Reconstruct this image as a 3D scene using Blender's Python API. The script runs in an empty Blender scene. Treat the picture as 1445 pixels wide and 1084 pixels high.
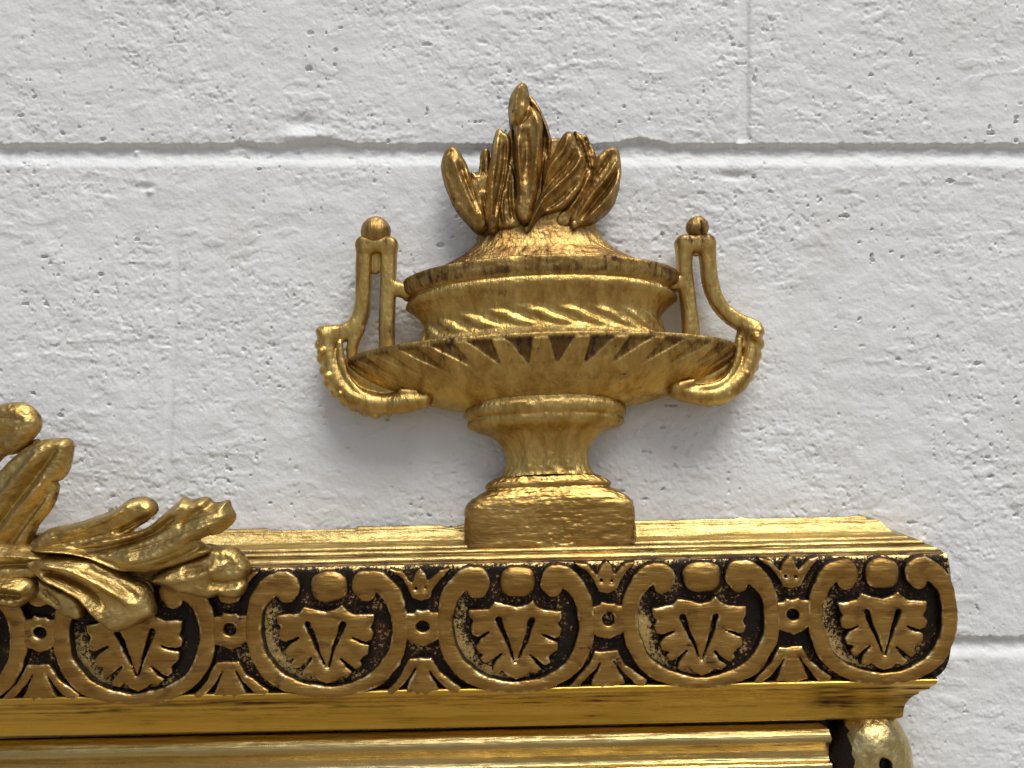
import bpy, math, random
import numpy as np
from mathutils import Vector, Matrix

# ------------------------------------------------------------------ camera, world, sun, exposure
S = 0.0003                     # metres per unit; all shapes below are laid out in units of 0.3 mm
CAMD = 1350.0                  # camera distance from the wall plane, in units
scene = bpy.context.scene
col = scene.collection
cd = bpy.data.cameras.new('camera'); cam = bpy.data.objects.new('camera', cd); col.objects.link(cam)
cam.location = (0, -CAMD*S, 0); cam.rotation_euler = (math.radians(90), 0, 0)
cd.sensor_width = 36; cd.lens = 36/(2*(722.5/1250.0)); cd.clip_start = 0.01; cd.clip_end = 500
scene.camera = cam
SUN_EL, SUN_AZ = math.radians(62), math.radians(22)      # azimuth from the wall's outward normal towards the right
w = bpy.data.worlds.new('World'); scene.world = w; w.use_nodes = True
nt = w.node_tree; nt.nodes.clear()
out = nt.nodes.new('ShaderNodeOutputWorld'); bg = nt.nodes.new('ShaderNodeBackground')
sky = nt.nodes.new('ShaderNodeTexSky'); sky.sky_type = 'NISHITA'; sky.sun_disc = False
sky.sun_elevation = SUN_EL; sky.sun_rotation = math.pi - SUN_AZ
sky.air_density = 0.9; sky.dust_density = 4.0; sky.ozone_density = 0.5
bg.inputs[1].default_value = 0.088
nt.links.new(sky.outputs[0], bg.inputs[0]); nt.links.new(bg.outputs[0], out.inputs[0])
sl = bpy.data.lights.new('sun', 'SUN'); sl.energy = 2.25; sl.angle = math.radians(32); sl.color = (1.0, 0.98, 0.95)
so = bpy.data.objects.new('sun', sl); col.objects.link(so)
sd = Vector((math.sin(SUN_AZ)*math.cos(SUN_EL), -math.cos(SUN_AZ)*math.cos(SUN_EL), math.sin(SUN_EL)))
so.rotation_euler = sd.to_track_quat('Z', 'Y').to_euler(); so.location = (0.5, -1, 2)
scene.view_settings.view_transform = 'Standard'; scene.view_settings.look = 'None'
scene.view_settings.exposure = 0.08; scene.view_settings.gamma = 1.0

# ------------------------------------------------------------------ noise
def _hash(ix, iy, iz, seed):
    n = (ix.astype(np.int64)*374761393 + iy.astype(np.int64)*668265263 + iz.astype(np.int64)*2147483647 + seed*974634777) & 0x7fffffff
    n = ((n ^ (n >> 13))*1274126177) & 0x7fffffff
    n = ((n ^ (n >> 16))*1103515245 + 12345) & 0x7fffffff
    return (n ^ (n >> 11)) & 0xffff
_ang = np.arange(65536)*(2*math.pi/65536)
_GC, _GS = np.cos(_ang), np.sin(_ang)
def n2(x, y, seed=0):
    x = np.asarray(x, float); y = np.asarray(y, float)
    x, y = np.broadcast_arrays(x, y)
    ix, iy = np.floor(x), np.floor(y); fx, fy = x-ix, y-iy
    z = np.zeros_like(ix)
    def g(dx, dy):
        h = _hash(ix+dx, iy+dy, z, seed)
        return _GC[h]*(fx-dx) + _GS[h]*(fy-dy)
    ux, uy = fx*fx*fx*(fx*(fx*6-15)+10), fy*fy*fy*(fy*(fy*6-15)+10)
    a = g(0,0)*(1-ux)+g(1,0)*ux; b = g(0,1)*(1-ux)+g(1,1)*ux
    return 1.5*(a*(1-uy)+b*uy)
def fbm(x, y, seed=0, octv=4, pers=.5):
    a, s, t = 1.0, 0.0, 0.0
    for i in range(octv):
        s = s + a*n2(x*2**i, y*2**i, seed+i*17); t += a; a *= pers
    return s/t
def n3(x, y, z, seed=0):
    x, y, z = np.broadcast_arrays(np.asarray(x,float), np.asarray(y,float), np.asarray(z,float))
    ix, iy, iz = np.floor(x), np.floor(y), np.floor(z); fx, fy, fz = x-ix, y-iy, z-iz
    sm = lambda f: f*f*(3-2*f)
    ux, uy, uz = sm(fx), sm(fy), sm(fz)
    r = 0
    for dx in (0,1):
        for dy in (0,1):
            for dz in (0,1):
                h = _hash(ix+dx, iy+dy, iz+dz, seed)/32767.5-1
                r = r + h*(ux if dx else 1-ux)*(uy if dy else 1-uy)*(uz if dz else 1-uz)
    return r
def sstep(a, b, x):
    t = np.clip((x-a)/(b-a), 0, 1); return t*t*(3-2*t)

# ------------------------------------------------------------------ object helpers
def kz(z): return (CAMD-z)/1250.0
def PT(u, v, z): k = kz(z); return ((u-722.5)*k, (542-v)*k, z)
def to_world(V): V = np.asarray(V, float); return np.stack([V[:,0]*S, -V[:,2]*S, V[:,1]*S], 1)
def mesh_data(name, V, F, mat, attrs=None, smooth=True, origin=None):
    """V in layout units; returns mesh (local coordinates about origin) and origin in metres"""
    W = to_world(V)
    o = (W.max(0)+W.min(0))/2 if origin is None else np.array(origin, float)
    W = W-o
    me = bpy.data.meshes.new(name)
    F = np.asarray(F)
    me.vertices.add(len(W)); me.vertices.foreach_set('co', W.ravel())
    if F.ndim == 2:
        n, m = F.shape
        me.loops.add(n*m); me.loops.foreach_set('vertex_index', F.ravel().astype(np.int32))
        me.polygons.add(n); me.polygons.foreach_set('loop_start', np.arange(0, n*m, m, dtype=np.int32))
    me.update(calc_edges=True); me.validate()
    if smooth: me.polygons.foreach_set('use_smooth', np.ones(len(me.polygons), bool))
    for k, a in (attrs or {}).items():
        if len(me.vertices) == len(a):
            at = me.attributes.new(k, 'FLOAT', 'POINT'); at.data.foreach_set('value', np.asarray(a, np.float32))
    me.materials.append(mat)
    return me, o
def wloc(o):
    l = Vector(o.location)
    while o.parent: o = o.parent; l += Vector(o.location)
    return l
def put(name, me, loc, parent=None, rz=0, sc=None):
    o = bpy.data.objects.new(name, me); col.objects.link(o)
    if parent is not None:
        o.parent = parent; loc = Vector(loc)-wloc(parent)
    o.location = loc
    if rz: o.rotation_euler = (0, -rz, 0)
    if sc: o.scale = sc
    return o
def obj(name, V, F, mat, parent=None, attrs=None, smooth=True):
    me, o = mesh_data(name, V, F, mat, attrs, smooth)
    return put(name, me, o, parent)
def empty(name, loc, parent=None):
    o = bpy.data.objects.new(name, None); col.objects.link(o); o.empty_display_size = .01
    if parent is not None: o.parent = parent; loc = Vector(loc)-wloc(parent)
    o.location = loc
    return o

# ------------------------------------------------------------------ surface nets and fields
def nets(F, org, h):
    F = F.astype(np.float32); nx, ny, nz = F.shape
    c = [(i,j,k) for i in (0,1) for j in (0,1) for k in (0,1)]
    sub = lambda i,j,k: F[i:nx-1+i, j:ny-1+j, k:nz-1+k]
    ins = sum((sub(*q) < 0).astype(np.int8) for q in c)
    act = (ins > 0) & (ins < 8)
    idx = np.full(act.shape, -1, np.int64); ci = np.argwhere(act); idx[act] = np.arange(len(ci))
    acc = np.zeros((len(ci),3)); cnt = np.zeros(len(ci))
    for a in range(len(c)):
        for b in range(a+1, len(c)):
            if sum(abs(c[a][q]-c[b][q]) for q in range(3)) != 1: continue
            fa, fb = sub(*c[a])[act], sub(*c[b])[act]
            m = (fa < 0) != (fb < 0)
            t = np.where(m, fa/np.where(m, fa-fb, 1), 0)
            p = np.array(c[a])[None,:] + t[:,None]*(np.array(c[b])-np.array(c[a]))[None,:]
            acc[m] += p[m]; cnt[m] += 1
    V = (ci + acc/np.maximum(cnt,1)[:,None])*h + np.array(org)
    faces = []
    ins0 = F < 0
    for ax in range(3):
        A = np.moveaxis(ins0, ax, 0); m = A[:-1] != A[1:]; lo = A[:-1]
        I = np.moveaxis(idx, ax, 0)
        q = np.argwhere(m)
        ok = (q[:,1] > 0) & (q[:,2] > 0) & (q[:,1] < A.shape[1]-1) & (q[:,2] < A.shape[2]-1)
        q = q[ok]
        f = np.stack([I[q[:,0], q[:,1]-1, q[:,2]-1], I[q[:,0], q[:,1], q[:,2]-1], I[q[:,0], q[:,1], q[:,2]], I[q[:,0], q[:,1]-1, q[:,2]]], 1)
        s = lo[q[:,0], q[:,1], q[:,2]]
        if ax == 1: s = ~s
        f[~s] = f[~s][:, ::-1]
        faces.append(f)
    return V, np.concatenate(faces)
def grid(x0, x1, y0, y1, z0, z1, h):
    X = np.arange(x0, x1+h, h); Y = np.arange(y0, y1+h, h); Z = np.arange(z0, z1+h, h)
    return np.meshgrid(X, Y, Z, indexing='ij') + [(x0, y0, z0)]
def smin(a, b, k):
    h = np.clip(.5+.5*(b-a)/k, 0, 1); return b*(1-h)+a*h-k*h*(1-h)
def smax(a, b, k): return -smin(-a, -b, k)
def chain(X, Y, Z, pts, zs=1.0, p=2.0, k=4):
    """pts: (x, y, z, r) ...; union of tapered capsules"""
    d = None
    if len(pts) > 2:
        pts = [tuple(q) for q in crom(pts, 3*len(pts)-2)]; k = .6
    for a, b in zip(pts[:-1], pts[1:]):
        bx, by, bz = b[0]-a[0], b[1]-a[1], (b[2]-a[2])*zs
        L = bx*bx+by*by+bz*bz+1e-9
        px, py, pz = X-a[0], Y-a[1], (Z-a[2])*zs
        t = np.clip((px*bx+py*by+pz*bz)/L, 0, 1)
        qx, qy, qz = px-t*bx, py-t*by, pz-t*bz
        if p == 2: e = np.sqrt(qx*qx+qy*qy+qz*qz)
        else: e = (np.sqrt(qx*qx+qy*qy)**p+np.abs(qz)**p)**(1/p)
        e = e-(a[3]+t*(b[3]-a[3]))
        d = e if d is None else smin(d, e, k)
    return d
def poly_sdf(X, Y, pts):
    pts = np.array(pts, float); n = len(pts)
    d = np.full(X.shape, 1e9); s = np.ones(X.shape)
    for i in range(n):
        j = (i-1) % n
        ex, ey = pts[j]-pts[i]; wx, wy = X-pts[i][0], Y-pts[i][1]
        t = np.clip((wx*ex+wy*ey)/(ex*ex+ey*ey+1e-9), 0, 1)
        bx, by = wx-ex*t, wy-ey*t
        d = np.minimum(d, bx*bx+by*by)
        c1 = Y >= pts[i][1]; c2 = Y < pts[j][1]; c3 = ex*wy > ey*wx
        fl = (c1 & c2 & c3) | (~c1 & ~c2 & ~c3)
        s = np.where(fl, -s, s)
    return s*np.sqrt(d)
def crom(P, n):
    P = np.array(P, float); m = len(P)
    Q = np.vstack([2*P[0]-P[1], P, 2*P[-1]-P[-2]])
    d = np.sqrt(((P[1:,:2]-P[:-1,:2])**2).sum(1)); cs = np.concatenate([[0], np.cumsum(d)]); cs /= cs[-1]
    s = np.linspace(0, 1, n); i = np.clip(np.searchsorted(cs, s, 'right')-1, 0, m-2)
    t = ((s-cs[i])/(cs[i+1]-cs[i]+1e-9))[:,None]
    p0, p1, p2, p3 = Q[i], Q[i+1], Q[i+2], Q[i+3]
    return .5*((2*p1)+(-p0+p2)*t+(2*p0-5*p1+4*p2-p3)*t*t+(-p0+3*p1-3*p2+p3)*t**3)

# ------------------------------------------------------------------ materials
def new_mat(name):
    m = bpy.data.materials.new(name); m.use_nodes = True
    n = m.node_tree; b = n.nodes['Principled BSDF']
    return m, n, b
def noise_node(n, vec, scale, detail=4, rough=.55, dist=0.0, stretch=None):
    t = n.nodes.new('ShaderNodeTexNoise'); t.inputs['Scale'].default_value = scale
    t.inputs['Detail'].default_value = detail; t.inputs['Roughness'].default_value = rough; t.inputs['Distortion'].default_value = dist
    if stretch:
        mp = n.nodes.new('ShaderNodeMapping'); mp.inputs['Scale'].default_value = stretch
        n.links.new(vec, mp.inputs['Vector']); vec = mp.outputs[0]
    n.links.new(vec, t.inputs['Vector']); return t.outputs['Fac']
def ramp(n, fac, a, b, c0=(0,0,0,1), c1=(1,1,1,1)):
    r = n.nodes.new('ShaderNodeValToRGB'); r.color_ramp.elements[0].position = a; r.color_ramp.elements[1].position = b
    r.color_ramp.elements[0].color = c0; r.color_ramp.elements[1].color = c1
    n.links.new(fac, r.inputs[0]); return r.outputs[0]
def mixc(n, fac, a, b):
    m = n.nodes.new('ShaderNodeMix'); m.data_type = 'RGBA'
    for s, v in ((m.inputs[0], fac), (m.inputs[6], a), (m.inputs[7], b)):
        if isinstance(v, (int, float)): s.default_value = v
        elif isinstance(v, tuple): s.default_value = v+(1,) if len(v) == 3 else v
        else: n.links.new(v, s)
    return m.outputs[2]
def math_node(n, op, a, b, clamp=False):
    m = n.nodes.new('ShaderNodeMath'); m.operation = op; m.use_clamp = clamp
    for s, v in ((m.inputs[0], a), (m.inputs[1], b)):
        if isinstance(v, (int, float)): s.default_value = v
        else: n.links.new(v, s)
    return m.outputs[0]
BOLE = (0.045, 0.016, 0.010); BLACK = (0.015, 0.010, 0.007)
def gold(name, ca, cb, rough=(.28, .45), stretch=(1,1,1), wear=.5, bump=.25, bscale=900, patina_col=BOLE, brown=(.10,.048,.02), crumple=0.0):
    """gilding: two golds brushed together, brown wash along the rubbed edges with some recess shade, bole showing in small worn spots"""
    m, n, b = new_mat(name)
    pos = n.nodes.new('ShaderNodeNewGeometry').outputs['Position']
    s1 = noise_node(n, pos, 120, 5, .6, .4, stretch)
    s2 = noise_node(n, pos, 480, 4, .6, .2, stretch)
    base = mixc(n, ramp(n, s1, .36, .64), ca, cb)
    base = mixc(n, math_node(n, 'MULTIPLY', ramp(n, s2, .45, .75), .35), base, tuple(min(1, c*1.35) for c in cb))
    at = n.nodes.new('ShaderNodeAttribute'); at.attribute_name = 'patina_and_shade'
    s3 = noise_node(n, pos, 420, 6, .72, .5, stretch)
    s4 = noise_node(n, pos, 50, 4, .6, .3)
    # brown wash and painted-in recess shade: soft, streaky, stronger where the mask is high
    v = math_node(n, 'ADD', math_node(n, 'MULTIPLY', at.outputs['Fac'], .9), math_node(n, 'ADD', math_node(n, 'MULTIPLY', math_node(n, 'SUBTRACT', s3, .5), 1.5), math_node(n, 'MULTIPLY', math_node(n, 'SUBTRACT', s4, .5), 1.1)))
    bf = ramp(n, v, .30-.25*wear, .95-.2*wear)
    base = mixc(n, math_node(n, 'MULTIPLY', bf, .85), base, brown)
    wv = math_node(n, 'ADD', s3, math_node(n, 'MULTIPLY', at.outputs['Fac'], .16))
    wv = math_node(n, 'ADD', wv, math_node(n, 'MULTIPLY', math_node(n, 'SUBTRACT', s4, .5), .5))
    wf = ramp(n, wv, .735-.06*wear, .79-.06*wear)
    at2 = n.nodes.new('ShaderNodeAttribute'); at2.attribute_name = 'black_mask'
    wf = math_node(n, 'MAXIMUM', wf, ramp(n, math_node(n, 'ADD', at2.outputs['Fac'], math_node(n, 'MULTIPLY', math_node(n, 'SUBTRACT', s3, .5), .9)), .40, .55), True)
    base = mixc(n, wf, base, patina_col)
    at3 = n.nodes.new('ShaderNodeAttribute'); at3.attribute_name = 'rub'      # arrises rubbed bright
    rb = math_node(n, 'MULTIPLY', at3.outputs['Fac'], ramp(n, noise_node(n, pos, 200, 3, .6), .52, .68))
    base = mixc(n, rb, base, (.86,.70,.36)); wf = math_node(n, 'SUBTRACT', wf, rb, True)
    n.links.new(base, b.inputs['Base Color'])
    n.links.new(math_node(n, 'SUBTRACT', 1.0, math_node(n, 'MULTIPLY', wf, .95)), b.inputs['Metallic'])
    b.inputs['Specular IOR Level'].default_value = .25
    rr = n.nodes.new('ShaderNodeMapRange'); rr.inputs['To Min'].default_value = rough[0]; rr.inputs['To Max'].default_value = rough[1]
    rr.inputs['From Min'].default_value = .35; rr.inputs['From Max'].default_value = .65
    n.links.new(s3, rr.inputs['Value'])
    n.links.new(math_node(n, 'ADD', rr.outputs[0], math_node(n, 'MULTIPLY', bf, .14)), b.inputs['Roughness'])
    b1 = noise_node(n, pos, bscale, 5, .65, .2, stretch)
    b2 = noise_node(n, pos, bscale*.25, 4, .6, .3, stretch)
    hsum = math_node(n, 'ADD', b1, math_node(n, 'MULTIPLY', b2, 2.2))
    if crumple:
        c1 = noise_node(n, pos, 600, 3, .6, 1.2)
        hsum = math_node(n, 'ADD', hsum, math_node(n, 'MULTIPLY', math_node(n, 'ABSOLUTE', math_node(n, 'SUBTRACT', c1, .5), 0), -crumple))
    bp = n.nodes.new('ShaderNodeBump'); bp.inputs['Strength'].default_value = bump; bp.inputs['Distance'].default_value = .0008
    n.links.new(hsum, bp.inputs['Height']); n.links.new(bp.outputs[0], b.inputs['Normal'])
    return m
STX = (.12, 1, 1)      # brushed along the rail
M_rail  = gold('leaf_gold', (.36,.25,.08), (.66,.50,.20), (.28,.46), (.14,1,1), .75, .36, crumple=1.2)
M_low   = gold('amber_gold', (.56,.345,.045), (.74,.49,.09), (.24,.40), (.06,1,1), .55, .22)
M_sight = gold('pale_leaf_gold', (.48,.36,.13), (.64,.50,.23), (.22,.36), (.08,1,1), .35, .25)
M_orn   = gold('bronze_gold', (.32,.18,.046), (.44,.27,.078), (.36,.50), (.14,1,1), .2, .35, 700, BLACK, (.15,.075,.03))
M_urn   = gold('antique_gold', (.39,.24,.065), (.62,.445,.15), (.31,.46), (1,1,.35), .42, .4)
M_plinth = gold('rough_antique_gold', (.38,.225,.06), (.58,.39,.13), (.27,.43), (.2,1,1), .5, .35)
M_flame = gold('flame_gold', (.31,.18,.055), (.53,.36,.125), (.35,.50), (1,1,.3), .6, .45)
M_leaf  = gold('acanthus_gold', (.42,.28,.09), (.60,.45,.175), (.33,.48), (.5,1,1), .35, .42)
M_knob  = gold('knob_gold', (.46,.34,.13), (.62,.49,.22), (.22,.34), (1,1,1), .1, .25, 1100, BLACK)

# black ground of the frieze with flecks of gilding
M_ground, n, b = new_mat('black_paint_gold_flecks')
pos = n.nodes.new('ShaderNodeNewGeometry').outputs['Position']
f1 = noise_node(n, pos, 700, 5, .75); f2 = noise_node(n, pos, 110, 3, .5)
at = n.nodes.new('ShaderNodeAttribute'); at.attribute_name = 'fleck'
v = math_node(n, 'ADD', f1, math_node(n, 'MULTIPLY', math_node(n, 'SUBTRACT', f2, .5), .5))
v = math_node(n, 'ADD', v, math_node(n, 'MULTIPLY', at.outputs['Fac'], .22))
ff = ramp(n, v, .60, .74)
redf = ramp(n, noise_node(n, pos, 110, 4, .6), .50, .60)
n.links.new(mixc(n, ff, mixc(n, redf, BLACK, (.034,.014,.009)), (.78,.56,.22)), b.inputs['Base Color'])
n.links.new(ff, b.inputs['Metallic']); b.inputs['Roughness'].default_value = .38; b.inputs['Specular IOR Level'].default_value = .15
bp = n.nodes.new('ShaderNodeBump'); bp.inputs['Strength'].default_value = .5; bp.inputs['Distance'].default_value = .0008
n.links.new(noise_node(n, pos, 450, 6, .7), bp.inputs['Height']); n.links.new(bp.outputs[0], b.inputs['Normal'])

# painted concrete block
def wall_mat(name, base):
    m, n, b = new_mat(name)
    pos = n.nodes.new('ShaderNodeNewGeometry').outputs['Position']
    c = mixc(n, ramp(n, noise_node(n, pos, 14, 4, .5), .35, .65), tuple(x*.96 for x in base), base)
    spots = ramp(n, noise_node(n, pos, 330, 3, .4), .76, .80)
    c = mixc(n, math_node(n, 'MULTIPLY', spots, .5), c, (.42,.38,.32))
    drip = ramp(n, noise_node(n, pos, 22, 5, .6, .5, (1,1,.35)), .55, .72)
    c = mixc(n, math_node(n, 'MULTIPLY', drip, .42), c, (.66,.65,.61))
    n.links.new(c, b.inputs['Base Color']); b.inputs['Roughness'].default_value = .55; b.inputs['Specular IOR Level'].default_value = .35
    bp = n.nodes.new('ShaderNodeBump'); bp.inputs['Strength'].default_value = .32; bp.inputs['Distance'].default_value = .0008
    h = math_node(n, 'ADD', noise_node(n, pos, 650, 6, .6, .3), math_node(n, 'MULTIPLY', noise_node(n, pos, 260, 4, .5, .5), 1.2))
    n.links.new(h, bp.inputs['Height']); n.links.new(bp.outputs[0], b.inputs['Normal'])
    return m
M_wall = wall_mat('white_masonry_paint', (.758,.785,.79)); M_joint = wall_mat('white_paint_on_mortar', (.77,.797,.802))

# ------------------------------------------------------------------ ground far below the picture (standing surface, reaches the horizon)
m, n, b = new_mat('concrete_paving')
pos = n.nodes.new('ShaderNodeNewGeometry').outputs['Position']
n.links.new(mixc(n, noise_node(n, pos, 3, 6, .6), (.24,.20,.15), (.32,.27,.205)), b.inputs['Base Color']); b.inputs['Roughness'].default_value = .9
me = bpy.data.meshes.new('ground'); me.from_pydata([(-200,-200,0),(200,-200,0),(200,200,0),(-200,200,0)], [], [(0,1,2,3)]); me.materials.append(m)
g = put('ground', me, (0,0,-1.3)); g['kind'] = 'structure'

# ------------------------------------------------------------------ wall
KW = kz(0)
def wall_height(X, Y):
    U = X/KW+722.5; Vv = 542-Y/KW            # units as laid out on the wall face
    H = 2.4*fbm(X/190, Y/190, 3, 3) + 1.7*fbm(X/46+.3*n2(X/50,Y/50,9), Y/36, 11, 3, .5)
    tex = .20+.62*sstep(-.45, .5, n2(X/210, Y/180, 77)+.4*n2(X/60,Y/60,78))
    wx, wy = X+2.5*n2(X/26, Y/26, 5), Y+2.5*n2(X/26, Y/26, 6)
    r = fbm(wx/15, wy/11, 21, 4, .7)
    H = H+tex*(2.7*r-1.4*sstep(.0, .35, r)*r*1.6)
    H = H-2.2*sstep(.40, .60, n2(wx/13, wy/7, 41)+.25*n2(X/4, Y/4, 48))*tex*sstep(-.2, .4, n2(X/60, Y/45, 44))
    H = H+1.3*sstep(.40, .75, n2(wx/11, wy/10, 43))*tex
    H = H-2.6*sstep(.60, .76, n2(X/8, Y/6, 46)+.2*n2(X/3,Y/3,49))*sstep(.15, .45, n2(X/45, Y/35, 47))
    ld = n2(X/38, Y/16, 71)+.35*fbm(X/12, Y/9, 72, 3)          # torn ledges in the block face
    H = H+.9*(sstep(.16, .30, ld)-.5)*sstep(.0, .35, n2(X/120, Y/90, 73))
    H = H-6*sstep(.66, .82, n2(X/20, Y/9, 75)+.25*fbm(X/6,Y/5,76,2))*sstep(.05, .4, n2(X/160, Y/110, 74))
    joint = np.zeros_like(H)
    def hjoint(v0, v1, depth):
        rag = 4.0*fbm(U/16, 0*U+v0, 51, 4, .65)+1.0*n2(U/90, 0*U+v0, 52)
        if v0 < 300: rag = rag-8*np.exp(-((U-452)/34)**2)-5*np.exp(-((U-340)/14)**2)+(-8)*np.exp(-((U-905)/30)**2)
        up = sstep(v0-1.5+rag, v0+4+rag, Vv); dn = 1-sstep(v1-23, v1+1, Vv)
        return up*dn, up*(1-sstep(v1-6, v1+2, Vv))
    J = 0*H; M = 0*H
    for v0, v1 in ((203,236), (900,932), (-497,-464), (1597,1629)):
        a, c = hjoint(v0, v1, 13); J = np.maximum(J, a); M = np.maximum(M, c)
    fillm = .80+.30*fbm(U/70, 0*U, 55, 3)+.25*fbm(U/18, Vv/9, 56, 3)     # mortar struck unevenly, paint bridging it in places
    H = H*(1-.5*M)-11*J*fillm
    # upright joints
    def vjoint(u0, va, vb, wd, depth, fade=0):
        uc = u0+2.5*n2(Vv/60, 0*Vv+u0, 61)
        s = (1-sstep(wd*.4, wd, np.abs(U-uc)))*sstep(va-2, va+6, Vv)*(1-sstep(vb-6, vb+2, Vv))
        f = .55+.45*n2(Vv/80, 0*Vv, 63) if fade else 1
        return s, depth*f
    for (u0, va, vb, wd, dp, fd) in ((1050,-470,200,11,3.8,0), (-350,-470,200,10,5,0), (238,310,705,10,3.2,1), (1660,236,900,10,5,0), (1050,932,1600,10,5,0), (-350,932,1600,10,5,0), (-1160,236,900,10,5,0)):
        s, d = vjoint(u0+(0 if u0 != 238 else 0), va, vb, wd, dp, fd)
        if u0 == 238: s = (1-sstep(2, 9, np.abs(U-(250-(Vv-310)*.045+1.5*n2(Vv/25, 0*Vv, 66)))))*sstep(310, 350, Vv)*(1-sstep(660, 720, Vv))
        H = H*(1-.6*s)-d*s
    # a dip and lump beside the bed joint, and two shallow scars
    H = H-6*np.exp(-(((U-430)/22)**2+((Vv-172)/10)**2))+4*np.exp(-(((U-425)/40)**2+((Vv-192)/6)**2))
    H = H-5*np.exp(-(((U-1035)/20)**2+((Vv-247)/5)**2))-5*np.exp(-(((U-205)/9)**2+((Vv-264)/5)**2))+4*np.exp(-(((U-210)/5)**2+((Vv-270)/4)**2))
    H = H+5*np.exp(-(((U-189)/4)**2+((Vv-214)/4)**2))
    return H
xs = np.concatenate([np.arange(-1500,-840,24), np.arange(-840,840,2.0), np.arange(840,1501,24)])
ys = np.concatenate([np.arange(-1150,-640,24), np.arange(-640,640,2.0), np.arange(640,1151,24)])
GX, GY = np.meshgrid(xs, ys, indexing='ij'); GH = wall_height(GX, GY)
GH = GH-3
cx, cy = (xs[:-1]+xs[1:])/2/KW+722.5, 542-(ys[:-1]+ys[1:])/2/KW
CU, CV = np.meshgrid(cx, cy, indexing='ij')
wall = empty('block_wall', (0, 0.03, -1.3)); wall['label'] = 'white painted concrete block wall with raked joints behind the gilded frame'; wall['category'] = 'wall'
reg = np.zeros(CU.shape, int)
rid = 0; regs = []
rows = [(-464,203,[-350,1050]), (236,900,[-1160,240,1660]), (932,1597,[-350,1050])]
inrow = np.zeros(CU.shape, bool)
for v0, v1, cuts in rows:
    edges = [-5000]+cuts+[5000]
    for a, c in zip(edges[:-1], edges[1:]):
        mk = (CV > v0) & (CV <= v1) & (CU > a) & (CU <= c)
        if mk.any(): regs.append(('block', mk, M_wall)); inrow |= mk
for v0, v1 in ((-5000,-464), (203,236), (900,932), (1597,5000)):
    mk = (CV > v0) & (CV <= v1) & ~inrow
    if mk.any(): regs.append(('mortar_joint', mk, M_joint))
allV = np.stack([GX.ravel(), GY.ravel(), GH.ravel()], 1); ny = len(ys)
dX, dY = np.gradient(GH, xs, ys); NN = np.stack([-dX.ravel(), -dY.ravel(), np.ones(GH.size)], 1); NN /= np.linalg.norm(NN, axis=1)[:,None]
for nm, mk, mt in regs:
    ij = np.argwhere(mk); a = ij[:,0]*ny+ij[:,1]
    F = np.stack([a, a+ny, a+ny+1, a+1], 1)
    u, inv = np.unique(F, return_inverse=True)
    me, o = mesh_data(nm, allV[u], inv.reshape(F.shape), mt)
    nn = NN[u]; me.normals_split_custom_set_from_vertices(np.stack([nn[:,0], -nn[:,2], nn[:,1]], 1).tolist())
    put(nm, me, o, wall)

# ------------------------------------------------------------------ the frame: one thing
frame = empty('mirror_frame', (0, 0, -0.30)); frame['label'] = 'antique gilt mirror frame with carved frieze, flaming urn finial and acanthus leaves'; frame['category'] = 'mirror frame'
TILT = math.radians(1.2); TC = (988.0, 865.0)
def rot_uv(u, v):
    du, dv = u-TC[0], v-TC[1]; c, s = math.cos(TILT), math.sin(TILT)
    return TC[0]+du*c+dv*s, TC[1]-du*s+dv*c

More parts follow.
